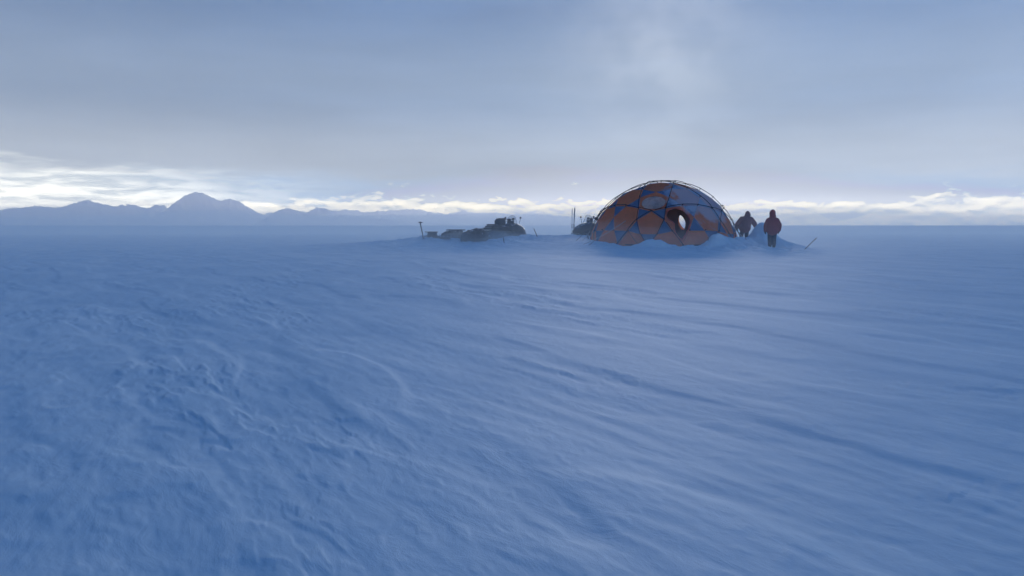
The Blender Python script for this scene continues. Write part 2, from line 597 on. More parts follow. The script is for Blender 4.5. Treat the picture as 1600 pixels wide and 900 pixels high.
M_STEEL = material('dull_steel', (0.20, 0.21, 0.23, 1), 0.45, 0.7, frost=0.1)
M_GLASS = material('lamp_lens', (0.30, 0.32, 0.34, 1), 0.2, 0.2)
M_TARP = material('dark_canvas_tarp', (0.030, 0.034, 0.045, 1), 0.85, frost=0.14, bump=0.5)
M_CASE = material('grey_green_case', (0.060, 0.070, 0.085, 1), 0.6, frost=0.30)
M_WOOD = material('weathered_sled_wood', (0.085, 0.075, 0.068, 1), 0.85, frost=0.22)
M_STRAP = material('webbing_strap', (0.06, 0.06, 0.07, 1), 0.9)
M_BAMBOO = material('weathered_bamboo', (0.24, 0.20, 0.16, 1), 0.7, frost=0.05)
M_SKI = material('pale_ski_laminate', (0.85, 0.85, 0.83, 1), 0.5)
M_GREY = material('grey_ski_base', (0.50, 0.51, 0.54, 1), 0.5)
M_JRED = material('dark_red_parka', (0.30, 0.060, 0.070, 1), 0.85, grain=0.2, frost=0.04, bump=0.6)
M_JBRN = material('dark_plum_parka', (0.19, 0.065, 0.08, 1), 0.85, grain=0.2, frost=0.04, bump=0.6)
M_TROU = material('black_wind_trousers', (0.030, 0.036, 0.050, 1), 0.85, frost=0.05, bump=0.5)
M_BOOT = material('black_snow_boot', (0.016, 0.017, 0.022, 1), 0.7, frost=0.22)
M_GLOVE = material('dark_work_glove', (0.020, 0.022, 0.030, 1), 0.85)
M_SKIN = material('skin', (0.45, 0.26, 0.19, 1), 0.55)
M_FUR = material('dark_hood_fur', (0.030, 0.024, 0.024, 1), 0.95, bump=0.9)


# ------------------------------------------------------------------ snow plain, to the horizon
def make_ground():
    r = [0.6]
    while r[-1] < 28: r.append(r[-1] * 1.0078)
    while r[-1] < 46: r.append(r[-1] + 0.12)
    while r[-1] < 130: r.append(r[-1] * 1.02)
    while r[-1] < 29000: r.append(r[-1] * 1.09)
    r = [v for v in r if v < 25000]
    r.append(26000)
    r = np.array(r)
    dense = np.arange(-38, 38.01, 0.11)
    rest = np.arange(42, 318.1, 4.0)
    a = np.radians(np.concatenate([dense, rest]))
    nr, na = len(r), len(a)
    rr, aa = np.meshgrid(r, a, indexing='ij')
    x = rr * np.sin(aa); y = rr * np.cos(aa)
    z = ground_z(x, y)
    z = np.where(rr > 2000, 0.0, z)
    co = np.stack([x, y, z], -1).reshape(-1, 3)
    co = np.vstack([co, [[0, 0, gz(0, 0.3)]]])
    i = np.arange(nr - 1)[:, None]; j = np.arange(na)[None, :]
    jn = (j + 1) % na
    q = np.stack([i * na + j, i * na + jn, (i + 1) * na + jn, (i + 1) * na + j], -1).reshape(-1, 4)[:, ::-1]
    c = nr * na
    tri = np.stack([np.full(na, c), np.arange(na), (np.arange(na) + 1) % na], -1)[:, ::-1]
    me = bpy.data.meshes.new('snow_ground')
    me.vertices.add(len(co)); me.vertices.foreach_set('co', co.astype(np.float32).ravel())
    nl = q.size + tri.size
    me.loops.add(nl)
    me.loops.foreach_set('vertex_index', np.concatenate([q.ravel(), tri.ravel()]).astype(np.int32))
    npoly = len(q) + len(tri)
    me.polygons.add(npoly)
    ls = np.concatenate([np.arange(len(q)) * 4, q.size + np.arange(len(tri)) * 3]).astype(np.int32)
    me.polygons.foreach_set('loop_start', ls)
    me.polygons.foreach_set('use_smooth', np.ones(npoly, bool))
    me.update(calc_edges=True); me.validate()
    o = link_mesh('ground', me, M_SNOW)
    tag(o, 'wind-carved blue-shaded snow plain reaching the horizon', kind='structure')
    return o


make_ground()


# ------------------------------------------------------------------ far mountains
def mountain(label, crest, dist, depth, seed, rough=1.0):
    cx = np.array([c[0] for c in crest], float); cy = np.array([c[1] for c in crest], float)
    px = np.arange(cx[0], cx[-1] + 0.1, 1.6)
    hy = np.interp(px, cx, cy)
    hy = hy + (-5.5 * np.abs(fbm(px * 0.06 + seed, px * 0 + seed, 5, 0.6)) + 1.6) * rough * np.clip((352 - hy) / 18, 0, 1)
    h = np.maximum((352.5 - hy) / F * dist, 0)
    t = np.linspace(-1, 1, 44)
    X, T = np.meshgrid(px, t, indexing='ij')
    H = np.repeat(h[:, None], len(t), 1)
    Y = dist + T * depth
    ax = (X - 800) / F
    prof = np.where(T < 0, 1 + T, 1 - T)
    sp = fbm(X * 0.035 + seed * 2, T * 1.6 + seed, 5, 0.55)
    env = np.clip(np.minimum(prof, 1 - prof) * 4, 0, 1)
    Z = H * np.clip(prof ** 1.15 + 0.42 * rough * sp * env, 0, 1) - 25 * (np.abs(T) > 0.98)
    co = np.stack([ax * Y, Y, Z], -1)
    n0, n1 = X.shape
    i = np.arange(n0 - 1)[:, None]; j = np.arange(n1 - 1)[None, :]
    q = np.stack([i * n1 + j, (i + 1) * n1 + j, (i + 1) * n1 + j + 1, i * n1 + j + 1], -1).reshape(-1, 4)
    base = Vector((float((px.mean() - 800) / F * dist), dist, 0))
    me = bpy.data.meshes.new('mountain')
    me.from_pydata((co.reshape(-1, 3) - np.array(base)).tolist(), [], q.tolist())
    o = link_mesh('mountain', me, M_MOUNT)
    for p in me.polygons:
        p.use_smooth = True
    o.location = base
    tag(o, label, kind='structure')


mountain('broad snowy peak rising highest on the skyline', [(215, 352), (240, 343), (258, 330), (275, 317), (290, 306), (303, 301), (318, 300.5), (332, 307), (345, 313), (362, 310), (376, 315), (392, 325), (410, 334), (440, 346), (460, 352)], 19000, 2600, 3, 0.45)
mountain('pale pointed ridge west of the highest peak', [(-60, 335), (-10, 330), (30, 324), (60, 321), (90, 324), (115, 318), (140, 311), (155, 317), (180, 321), (205, 319), (232, 324), (250, 319), (270, 326), (300, 335), (330, 345), (350, 352)], 21500, 2600, 8)
mountain('low dark foothills in front of the long range', [(395, 352), (415, 341), (432, 330), (450, 324.5), (468, 329), (482, 331), (497, 323.5), (512, 326), (530, 333), (560, 337), (590, 341), (640, 347), (700, 350), (730, 352)], 15000, 1500, 14, 0.5)
mountain('long pale snow range behind the sledges', [(x_, 352 - 0.68 * (352 - y_)) for x_, y_ in [(330, 352), (380, 330), (420, 325), (450, 316), (470, 320), (500, 322), (520, 318), (545, 315), (570, 321), (600, 318), (630, 314), (655, 316), (680, 322), (700, 325), (722, 318), (745, 322), (770, 321), (800, 325), (835, 324), (870, 329), (910, 334), (960, 338), (1040, 344), (1100, 349), (1150, 352)]], 23000, 2600, 21)
mountain('faint low ridge at the edge of the plain', [(-90, 340), (0, 338), (60, 342), (120, 345), (180, 341), (240, 344), (330, 348), (400, 352)], 13000, 1300, 30, 0.5)


# ------------------------------------------------------------------ dome tent
def kagome(freq=3):
    g = (1 + 5 ** 0.5) / 2
    V = [Vector(v).normalized() for v in [(-1, g, 0), (1, g, 0), (-1, -g, 0), (1, -g, 0), (0, -1, g), (0, 1, g), (0, -1, -g), (0, 1, -g), (g, 0, -1), (g, 0, 1), (-g, 0, -1), (-g, 0, 1)]]
    Fc = [(0, 11, 5), (0, 5, 1), (0, 1, 7), (0, 7, 10), (0, 10, 11), (1, 5, 9), (5, 11, 4), (11, 10, 2), (10, 7, 6), (7, 1, 8), (3, 9, 4), (3, 4, 2), (3, 2, 6), (3, 6, 8), (3, 8, 9), (4, 9, 5), (2, 4, 11), (6, 2, 10), (8, 6, 7), (9, 8, 1)]
    rot = V[5].rotation_difference(Vector((0, 0, 1))).to_matrix()
    V = [rot @ v for v in V]
    pts, key = [], {}

    def pid(p):
        p = p.normalized()
        k = tuple(round(c, 4) + 0.0 for c in p)
        if k not in key:
            key[k] = len(pts); pts.append(p)
        return key[k]
    tris = []
    for a, b, c in Fc:
        grid = {}
        for i in range(freq + 1):
            for j in range(freq + 1 - i):
                k = freq - i - j
                grid[i, j] = pid((V[a] * i + V[b] * j + V[c] * k) / freq)
        for i in range(freq):
            for j in range(freq - i):
                tris.append((grid[i, j], grid[i + 1, j], grid[i, j + 1]))
                if i + j < freq - 1:
                    tris.append((grid[i + 1, j], grid[i + 1, j + 1], grid[i, j + 1]))
    mids, mkey = [], {}

    def mid(a, b):
        k = (min(a, b), max(a, b))
        if k not in mkey:
            mkey[k] = len(mids); mids.append(((pts[a] + pts[b]) / 2).normalized())
        return mkey[k]
    polys, tfaces, around = [], [], {}
    for a, b, c in tris:
        t = (mid(a, b), mid(b, c), mid(c, a))
        tfaces.append(t)
    for (a, b), m in mkey.items():
        around.setdefault(a, []).append(m); around.setdefault(b, []).append(m)
    for v, ms in around.items():
        nrm = pts[v]
        u = nrm.orthogonal().normalized(); w = nrm.cross(u)
        ms.sort(key=lambda m: math.atan2(mids[m].dot(w), mids[m].dot(u)))
        polys.append((nrm, ms))
    return mids, polys, tfaces


def spin(mids, polys, target_phi):
    """turn the pattern about the vertical so a low pentagon faces the wanted bearing"""
    pent = [n for n, ms in polys if len(ms) == 5 and 0.2 < n.z < 0.7][0]
    want = dome_dir(target_phi, 0)
    ang = math.atan2(want.y, want.x) - math.atan2(pent.y, pent.x)
    rm = Matrix.Rotation(ang, 3, 'Z')
    return [rm @ m for m in mids], [(rm @ n, ms) for n, ms in polys]


def panel_mesh(pts, sag, rings=4, wrinkle=0.012):
    """taut fabric facet: straight edges, centre slightly drawn in"""
    c = sum(pts, Vector()) / len(pts)
    nrm = c.normalized()
    n = len(pts)
    sub = 3
    bnd = []
    for i in range(n):
        for k in range(sub):
            f = k / sub
            p = pts[i].lerp(pts[(i + 1) % n], f)
            pull = 4 * f * (1 - f)
            bnd.append(p - (p - c) * 0.012 * pull)
    bm = bmesh.new()
    cv = bm.verts.new(c - nrm * sag)
    prev = None
    for r in range(1, rings + 1):
        f = r / rings
        ring = []
        for i, p in enumerate(bnd):
            q = c.lerp(p, f) - nrm * sag * (1 - f * f)
            if r < rings:
                q += nrm * random.uniform(-1, 1) * wrinkle
            ring.append(bm.verts.new(q))
        if prev is None:
            for i in range(len(bnd)):
                bm.faces.new((cv, ring[i], ring[(i + 1) % len(bnd)]))
        else:
            for i in range(len(bnd)):
                bm.faces.new((prev[i], ring[i], ring[(i + 1) % len(bnd)], prev[(i + 1) % len(bnd)]))
        prev = ring
    return bm


def ring_panel(pts, centre, radius, inner_push=0.0, frac=0.97):
    """facet with an opening: radius(angle) gives the hole's edge round centre, angle 0 = viewer's right, 90 = up"""
    c = sum(pts, Vector()) / len(pts)
    nrm = (pts[1] - pts[0]).cross(pts[2] - pts[1]).normalized()
    if nrm.dot(c) < 0: nrm = -nrm
    vv = (Vector((0, 0, 1)) - nrm * nrm.z).normalized()
    uu = RIGHT - nrm * RIGHT.dot(nrm); uu = (uu - vv * uu.dot(vv)).normalized()
    centre = centre - nrm * (centre - c).dot(nrm)
    P = [((p - centre).dot(uu), (p - centre).dot(vv), (p - centre).dot(nrm)) for p in pts]
    angs = sorted(set([round(math.atan2(p[1], p[0]) % (2 * math.pi), 5) for p in P] + [round(2 * math.pi * k / 44, 5) for k in range(44)]))
    outer, inner = [], []
    for a in angs:
        d = (math.cos(a), math.sin(a))
        best = None
        for i in range(len(P)):
            (x1, y1, n1), (x2, y2, n2) = P[i], P[(i + 1) % len(P)]
            ex, ey = x2 - x1, y2 - y1
            det = d[0] * (-ey) + ex * d[1]
            if abs(det) < 1e-9: continue
            tt = (x1 * (-ey) + ex * y1) / det
            ss = (d[0] * y1 - d[1] * x1) / det
            if tt > 1e-6 and -1e-4 <= ss <= 1 + 1e-4 and (best is None or tt < best[0]):
                best = (tt, n1 + ss * (n2 - n1))
        tt, nn = best
        rr = min(radius(math.degrees(a)), tt * frac)
        outer.append(centre + uu * d[0] * tt + vv * d[1] * tt + nrm * nn)
        inner.append(centre + uu * d[0] * rr + vv * d[1] * rr + nrm * (nn * rr / tt + inner_push))
    bm = bmesh.new()
    O = [bm.verts.new(p) for p in outer]; I = [bm.verts.new(p) for p in inner]
    for i in range(len(O)):
        j = (i + 1) % len(O)
        bm.faces.new((O[i], O[j], I[j], I[i]))
    return bm, inner


def make_dome():
    base_z = gz(DOME.x, DOME.y)
    root = empty('dome_tent', DOME + Vector((0, 0, 0.30)))
    tag(root, 'large orange and blue geodesic dome tent half drifted in with snow', 'tent')
    off = Vector((0, 0, -0.30))                       # sphere centre in the tent's own frame
    RP, RF = 3.68, 3.59
    mids, polys, tfs = kagome(3)
    mids, polys = spin(mids, polys, -10.0)
    SQ = 0.985

    def S(m, r):
        return Vector((m.x * r, m.y * r, m.z * r * SQ)) + off
    ground_cut = 0.02
    door = max(polys, key=lambda q: q[0].dot(dome_dir(14.5, 26)))
    win = max(polys, key=lambda q: q[0].dot(dome_dir(-8, 46)))
    # where the line of sight through the doorway meets the far wall
    ray = (at(1067, 345, 30) - Vector((0, 0, CAM_Z))).normalized()
    o = Vector((0, 0, CAM_Z)) - DOME
    b = o.dot(ray); c = o.dot(o) - (RF * 0.985) ** 2
    hit = o + ray * (-b + math.sqrt(b * b - c))
    allf = [(n, ms, 'poly') for n, ms in polys] + [((mids[t[0]] + mids[t[1]] + mids[t[2]]).normalized(), list(t), 'tri') for t in tfs]
    back = max(allf, key=lambda q: q[0].dot(hit.normalized()))
    # the doorway runs down through the triangle under its hexagon
    under = min((t for t in tfs if len(set(t) & set(door[1])) == 2), key=lambda t: sum(mids[k].z for k in t))
    apex = [k for k in under if k not in door[1]][0]
    dm_ = list(door[1])
    for i in range(len(dm_)):
        if dm_[i] in under and dm_[(i + 1) % len(dm_)] in under:
            dm_.insert(i + 1, apex)
            break
    for n, ms, kind in allf:
        if kind == 'tri' and set(ms) == set(under):
            continue
        P = [S(mids[m], RF) for m in ms]
        if max(p.z for p in P) < ground_cut:
            continue
        mat = M_ORANGE if kind == 'poly' else M_BLUE
        if ms is door[1]:
            P = [S(mids[m], RF) for m in dm_]
            cen = S(n, RF) + Vector((0, 0, -0.12))

            def rad(a):
                pts = [(0, 0.52), (30, 0.53), (60, 0.60), (90, 0.64), (120, 0.66), (145, 0.62), (168, 0.46), (187, 0.27), (213, 0.25), (235, 0.45), (252, 0.72), (270, 0.88), (285, 0.80), (310, 0.62), (335, 0.54), (360, 0.52)]
                return float(np.interp(a % 360, [p[0] for p in pts], [p[1] for p in pts]))
            bm, inner = ring_panel(P, cen, rad, 0.0, 0.90)
            fr = build('door_panel', bm, M_ORANGE, root)
            tag(fr, 'orange panel with the open dark doorway')
            hb = bmesh.new(); tube(hb, inner, 0.028, 6, True)
            build('door_hem', hb, M_EDGE_GLOW, fr)  # red colour stands in for sunlight glowing through the orange edge
            fb = bmesh.new()                           # the unzipped flap bunched at one side and along the sill
            lo = inner[int(len(inner) * 0.50):int(len(inner) * 0.86)]
            tube(fb, [p - n * 0.05 for p in lo], [0.03 + 0.05 * math.sin(math.pi * k / (len(lo) - 1)) for k in range(len(lo))], 8)
            build('door_flap', fb, M_ORANGE, fr)
        elif ms is win[1]:
            bm, inner = ring_panel(P, S(n, RF) + Vector((0, 0, -0.02)), lambda a: 0.50 * (1 + 0.10 * math.cos(2 * R(a))), -0.01)
            wp = build('window_panel', bm, M_ORANGE, root)
            tag(wp, 'orange panel with a round frosted window')
            cc = sum(inner, Vector()) / len(inner)
            wb = bmesh.new()
            vs = [wb.verts.new(p) for p in inner]
            cv = wb.verts.new(cc + n * 0.03)
            for i in range(len(vs)):
                wb.faces.new((cv, vs[i], vs[(i + 1) % len(vs)]))
            build('window_pane', wb, M_VINYL, wp)
            hb = bmesh.new(); tube(hb, inner, 0.02, 6, True)
            build('window_hem', hb, M_ORANGE, wp)
        elif ms is back[1]:
            hc = hit + off * 0 + Vector((0, 0, -0.30)) - Vector((0, 0, 0))

            def almond(a):
                w_, h_ = 0.19, 0.46
                return 1.0 / ((abs(math.cos(R(a))) / w_) ** 1.5 + (abs(math.sin(R(a))) / h_) ** 1.5) ** (1 / 1.5)
            bm, inner = ring_panel(P, hc, almond)
            bp = build('rear_door_panel', bm, mat, root)
            tag(bp, 'rear panel with a narrow opening that shows bright sky')
        else:
            sag = 0.035 if kind == 'poly' else 0.012
            build('panel', panel_mesh(P, sag), mat, root)
    # exterior poles follow the straight lines of the pattern that run along the pentagons
    edges = set()
    for fset in [ms for n, ms in polys] + [list(t) for t in tfs]:
        for i in range(len(fset)):
            a, b = fset[i], fset[(i + 1) % len(fset)]
            edges.add((min(a, b), max(a, b)))
    nb = {}
    for a, b in edges:
        nb.setdefault(a, []).append(b); nb.setdefault(b, []).append(a)

    def nxt(a, b):
        d = (mids[b] - mids[a]).normalized()
        return max(nb[b], key=lambda k: (mids[k] - mids[b]).normalized().dot(d) if k != a else -9)
    done = set()
    lines = []
    for n, ms in polys:
        if len(ms) != 5: continue
        for i in range(5):
            a, b = ms[i], ms[(i + 1) % 5]
            if (min(a, b), max(a, b)) in done: continue
            line = [a, b]
            done.add((min(a, b), max(a, b)))
            while len(line) < 60:
                k = nxt(line[-2], line[-1])
                e = (min(line[-1], k), max(line[-1], k))
                if e in done: break
                done.add(e); line.append(k)
            lines.append(line)
    for line in lines:
        zs = [mids[k].z for k in line]
        if max(zs) - min(zs) < 0.25:
            continue                                  # no pole runs level round the foot
        seg = []
        runs = []
        for i in range(len(line) - 1):
            A, B = mids[line[i]], mids[line[i + 1]]
            for k in range(4):
                p = S(A.lerp(B, k / 4).normalized(), RP + 0.02 * math.sin(i * 2.1))
                if p.z > -0.15: seg.append(p)
                else:
                    if len(seg) > 3: runs.append(seg)
                    seg = []
        if len(seg) > 3: runs.append(seg)
        for s in runs:
            bm = bmesh.new(); tube(bm, s, 0.015, 6)
            build('pole', bm, M_POLE, root)
    hubs = set(k for line in lines for k in line)
    hub_me = None
    for k in hubs:
        p = S(mids[k], RP)
        if p.z < 0.2: continue
        if hub_me is None:
            bm = bmesh.new(); ball(bm, (0, 0, 0), 0.034, 1, 1, 1, 1)
            h = build('pole_hub', bm, M_POLE, root); hub_me = h.data
        else:
            h = link_mesh('pole_hub', hub_me, M_POLE, root)
        h.location = p
        # short webbing tab that hangs the fabric from the hub
        bm = bmesh.new(); tube(bm, [p, S(mids[k], RF)], 0.012, 5)
        build('hanging_tab', bm, M_STRAP, root)
    # added opaque shell blocks light through the far wall, with the same narrow opening
    hd = hit.normalized()
    hv = (Vector((0, 0, 1)) - hd * hd.z).normalized(); hu = hd.cross(hv); hu = hu if hu.dot(RIGHT) > 0 else -hu
    bm = bmesh.new()
    rings = []
    for q in range(7):
        ring = []
        for k in range(48):
            a = 2 * math.pi * k / 48
            w_, h_ = 0.185, 0.46
            r0 = 1.0 / ((abs(math.cos(a)) / w_) ** 1.5 + (abs(math.sin(a)) / h_) ** 1.5) ** (1 / 1.5)
            r1 = r0 + (1.9 - r0) * (q / 6) ** 1.3
            d_ = (hd * RF * 0.93 + hu * math.cos(a) * r1 + hv * math.sin(a) * r1).normalized()
            ring.append(bm.verts.new(d_ * RF * (0.93 - 0.012 * (k % 2) * (q > 0)) + off))
        rings.append(ring)
    for A, B in zip(rings, rings[1:]):
        for k in range(48):
            bm.faces.new((A[k], A[(k + 1) % 48], B[(k + 1) % 48], B[k]))
    build('light_block_shell', bm, M_SHELL, root)
    # dark floor added over the snow to keep the interior dark
    bm = bmesh.new()
    ring = [bm.verts.new((3.46 * math.cos(2 * math.pi * k / 40), 3.46 * math.sin(2 * math.pi * k / 40), 0.36)) for k in range(40)]
    top = bm.faces.new(ring)
    ex = bmesh.ops.extrude_face_region(bm, geom=[top])
    for v in [g for g in ex['geom'] if isinstance(g, bmesh.types.BMVert)]:
        v.co.z -= 0.05
    build('interior_dark_floor', bm, M_FLOOR, root, False)
    # guy lines
    inv = -root.location

    def guy(phi, e, px, py, Y, mat, r=0.010):
        a = S(dome_dir(phi, e), RP)
        g = at(px, py, Y); g.z = gz(g.x, g.y) - 0.05
        g = g + inv
        pts = [a.lerp(g, k / 6) - Vector((0, 0, 0.10 * math.sin(math.pi * k / 6))) for k in range(7)]
        bm = bmesh.new(); tube(bm, pts, r, 5)
        build('guy_line', bm, mat, root)
    guy(-30, 28, 905, 366, 35.0, M_LINE)
    guy(-27, 22, 1006, 386, 33.4, M_DLINE)
    guy(-8, 12, 1012, 384, 33.4, M_DLINE)
    guy(-52, 20, 912, 380, 34.3, M_DLINE)
    guy(-40, 10, 950, 388, 33.8, M_DLINE)
    guy(66, 26, 1168, 377, 36.0, M_LINE)
    guy(74, 22, 1173, 375, 36.5, M_DLINE)
    guy(80, 30, 1163, 380, 35.6, M_DLINE)
    guy(70, 14, 1157, 381, 35.2, M_LINE)
    guy(45, 20, 1128, 379, 34.2, M_DLINE)
    guy(33, 16, 1112, 384, 33.6, M_DLINE)
    guy(-84, 34, 898, 372, 36.5, M_DLINE)
    guy(-78, 20, 902, 377, 35.8, M_LINE)
    return root


make_dome()


# ------------------------------------------------------------------ people
def glove(name, wrist, direction, inward, mat, parent):
    d = Vector(direction).normalized(); s = Vector(inward).normalized()
    s = (s - d * s.dot(d)).normalized(); nn = d.cross(s)
    w = Vector(wrist)
    bm = bmesh.new()
    for k in (-0.6, 0, 0.6):
        limb(bm, [w + nn * k * 0.03, w + d * 0.10 + nn * k * 0.045], [0.026, 0.026])
    for i, (k, L) in enumerate(((-1.35, 0.075), (-0.45, 0.092), (0.45, 0.085), (1.35, 0.065))):
        b0 = w + d * 0.10 + nn * k * 0.030
        b1 = b0 + d * L * 0.55 + s * 0.008
        b2 = b1 + d * L * 0.35 + s * L * 0.35
        limb(bm, [b0, b1, b2], [0.015, 0.014, 0.012])
    t0 = w + d * 0.035 - nn * 0.045
    limb(bm, [t0, t0 - nn * 0.035 + d * 0.035 + s * 0.012, t0 - nn * 0.045 + d * 0.075 + s * 0.03], [0.019, 0.017, 0.014])
    return fuse(name, bm, mat, parent, 0.009, 2)


def person(label, group, loc, rz, J, jacket_mat, hem, bulk):
    """J: joint positions in the figure's own frame, facing +Y, feet at z = 0"""
    root = empty('person', loc, rz)
    tag(root, label, 'person', group)
    V_ = {k: Vector(v) for k, v in J.items()}
    head, neck, chest, hip = V_['head'], V_['neck'], V_['chest'], V_['hip']
    fwd = V_['look'].normalized()
    # body: one continuous skin
    bm = bmesh.new()
    ball(bm, head, 0.098, 0.80, 0.98, 1.16)
    ball(bm, head + fwd * 0.10 + Vector((0, 0, -0.015)), 0.018, 1, 1, 1.3)
    side = Vector((1, 0, 0))
    for s in (-1, 1):
        ball(bm, head + side * s * 0.080, 0.022, 0.5, 1, 1.4)
        ball(bm, head + fwd * 0.085 + side * s * 0.033 + Vector((0, 0, 0.018)), 0.016)
    ball(bm, head + fwd * 0.075 + Vector((0, 0, -0.065)), 0.030, 1.2, 0.8, 0.7)
    limb(bm, [head - Vector((0, 0, 0.06)), neck], [0.058, 0.062])
    limb(bm, [neck, chest, hip], [0.075, 0.135, 0.125])
    for s in ('l', 'r'):
        limb(bm, [V_['sh_' + s], V_['el_' + s], V_['wr_' + s]], [0.070, 0.045, 0.032])
        limb(bm, [chest + (V_['sh_' + s] - chest) * 0.3, V_['sh_' + s]], [0.10, 0.070])
        limb(bm, [V_['hp_' + s], V_['kn_' + s], V_['an_' + s]], [0.088, 0.060, 0.042])
        limb(bm, [V_['an_' + s], V_['an_' + s] + Vector((0, 0.13, -0.05))], [0.042, 0.035])
    fuse('body', bm, M_SKIN, root, 0.018, 4)
    # trousers
    bm = bmesh.new()
    limb(bm, [hip + Vector((0, 0, 0.06)), hip], [0.150, 0.160])
    for s in ('l', 'r'):
        limb(bm, [V_['hp_' + s], V_['kn_' + s], V_['an_' + s] + Vector((0, 0, 0.06))], [0.125, 0.098, 0.088])
    fuse('trousers', bm, M_TROU, root, 0.02, 5)
    for s in ('l', 'r'):
        a = V_['an_' + s]
        bm = bmesh.new()
        limb(bm, [a + Vector((0, 0, 0.12)), a], [0.085, 0.070])
        limb(bm, [a + Vector((0, -0.03, -0.035)), a + Vector((0, 0.17, -0.045))], [0.058, 0.050])
        fuse('boot', bm, M_BOOT, root, 0.016, 4)
    # parka with sleeves and a skirt that flares over the hips
    bm = bmesh.new()
    limb(bm, [neck + Vector((0, 0, -0.02)), chest], [0.115, 0.190 * bulk])
    limb(bm, [chest, hip, hip + (hip - chest).normalized() * hem], [0.195 * bulk, 0.200 * bulk, 0.205 * bulk])
    for k in (-1, 1):
        limb(bm, [chest + side * k * 0.10, hip + side * k * 0.075, hip + side * k * 0.095 + (hip - chest).normalized() * hem], [0.16 * bulk, 0.165 * bulk, 0.165 * bulk])
    for s in ('l', 'r'):
        sh, e, w = V_['sh_' + s], V_['el_' + s], V_['wr_' + s]
        limb(bm, [chest + (sh - chest) * 0.4 + Vector((0, 0, 0.03)), sh], [0.145 * bulk, 0.112 * bulk])
        limb(bm, [sh, e, w], [0.112 * bulk, 0.098 * bulk, 0.080 * bulk])
    pk = fuse('parka', bm, jacket_mat, root, 0.02, 6)
    # hood, drawn up to a blunt point, with a dark ruff round the face opening
    bm = bmesh.new()
    ball(bm, head + Vector((0, 0, 0.012)) - fwd * 0.025, 0.140, 0.94, 1.0, 1.14)
    ball(bm, head + Vector((0, 0, 0.105)) - fwd * 0.035, 0.070, 0.9, 1, 1)
    limb(bm, [head - Vector((0, 0, 0.03)) - fwd * 0.02, neck + Vector((0, 0, 0.0))], [0.128, 0.150])
    fuse('hood', bm, jacket_mat, root, 0.016, 5)
    bm = bmesh.new()
    c = head + fwd * 0.095
    upv = (Vector((0, 0, 1)) - fwd * fwd.z).normalized(); sv = fwd.cross(upv)
    tube(bm, [c + sv * 0.095 * math.cos(a) + upv * 0.125 * math.sin(a) for a in [2 * math.pi * k / 20 for k in range(20)]], 0.030, 8, True)
    build('hood_ruff', bm, M_FUR, root)
    for s, k in (('l', 1), ('r', -1)):
        d = V_['wr_' + s] - V_['el_' + s]
        glove('glove', V_['wr_' + s], d, (k * 0.8, 0.3, 0), M_GLOVE, root)
    return root


# the one who walks, seen from behind, mid-stride
walk = at(1206, 393, 35.7)
walk.z = gz(walk.x, walk.y) - 0.06
J_WALK = dict(head=(0.0, 0.05, 1.57), neck=(0, 0.02, 1.42), chest=(0, 0.0, 1.22), hip=(0, -0.02, 0.90), look=(0, 1, -0.08),
              sh_l=(-0.180, 0.0, 1.265), el_l=(-0.300, -0.03, 1.03), wr_l=(-0.295, 0.06, 0.80),
              sh_r=(0.180, 0.0, 1.265), el_r=(0.305, -0.02, 1.04), wr_r=(0.300, 0.03, 0.83),
              hp_l=(-0.095, -0.01, 0.86), kn_l=(-0.090, 0.10, 0.47), an_l=(-0.080, 0.06, 0.09),
              hp_r=(0.095, -0.01, 0.86), kn_r=(0.085, 0.02, 0.47), an_r=(0.065, -0.10, 0.11))
person('person in dark red hooded parka and black trousers walking across open snow', None, walk, R(-8), J_WALK, M_JRED, 0.13, 1.0)

# the one who stoops over the snow heap behind the tent
st = at(1166, 372, 39.4)
st.z = 0.18
J_STOOP = dict(head=(0.16, 0.30, 1.55), neck=(0.08, 0.20, 1.42), chest=(0.0, 0.10, 1.22), hip=(-0.10, -0.06, 0.93), look=(0.5, 0.75, -0.45),
               sh_l=(-0.20, 0.10, 1.33), el_l=(-0.42, 0.14, 1.06), wr_l=(-0.36, 0.38, 0.88),
               sh_r=(0.27, 0.14, 1.31), el_r=(0.47, 0.20, 1.11), wr_r=(0.60, 0.34, 0.94),
               hp_l=(-0.20, -0.06, 0.88), kn_l=(-0.22, 0.08, 0.50), an_l=(-0.24, -0.04, 0.09),
               hp_r=(0.00, -0.04, 0.88), kn_r=(0.06, 0.14, 0.50), an_r=(0.10, 0.02, 0.09))
person('stooping person in dark parka behind the snow heap beside the dome tent', None, st, R(4), J_STOOP, M_JBRN, 0.06, 1.25)


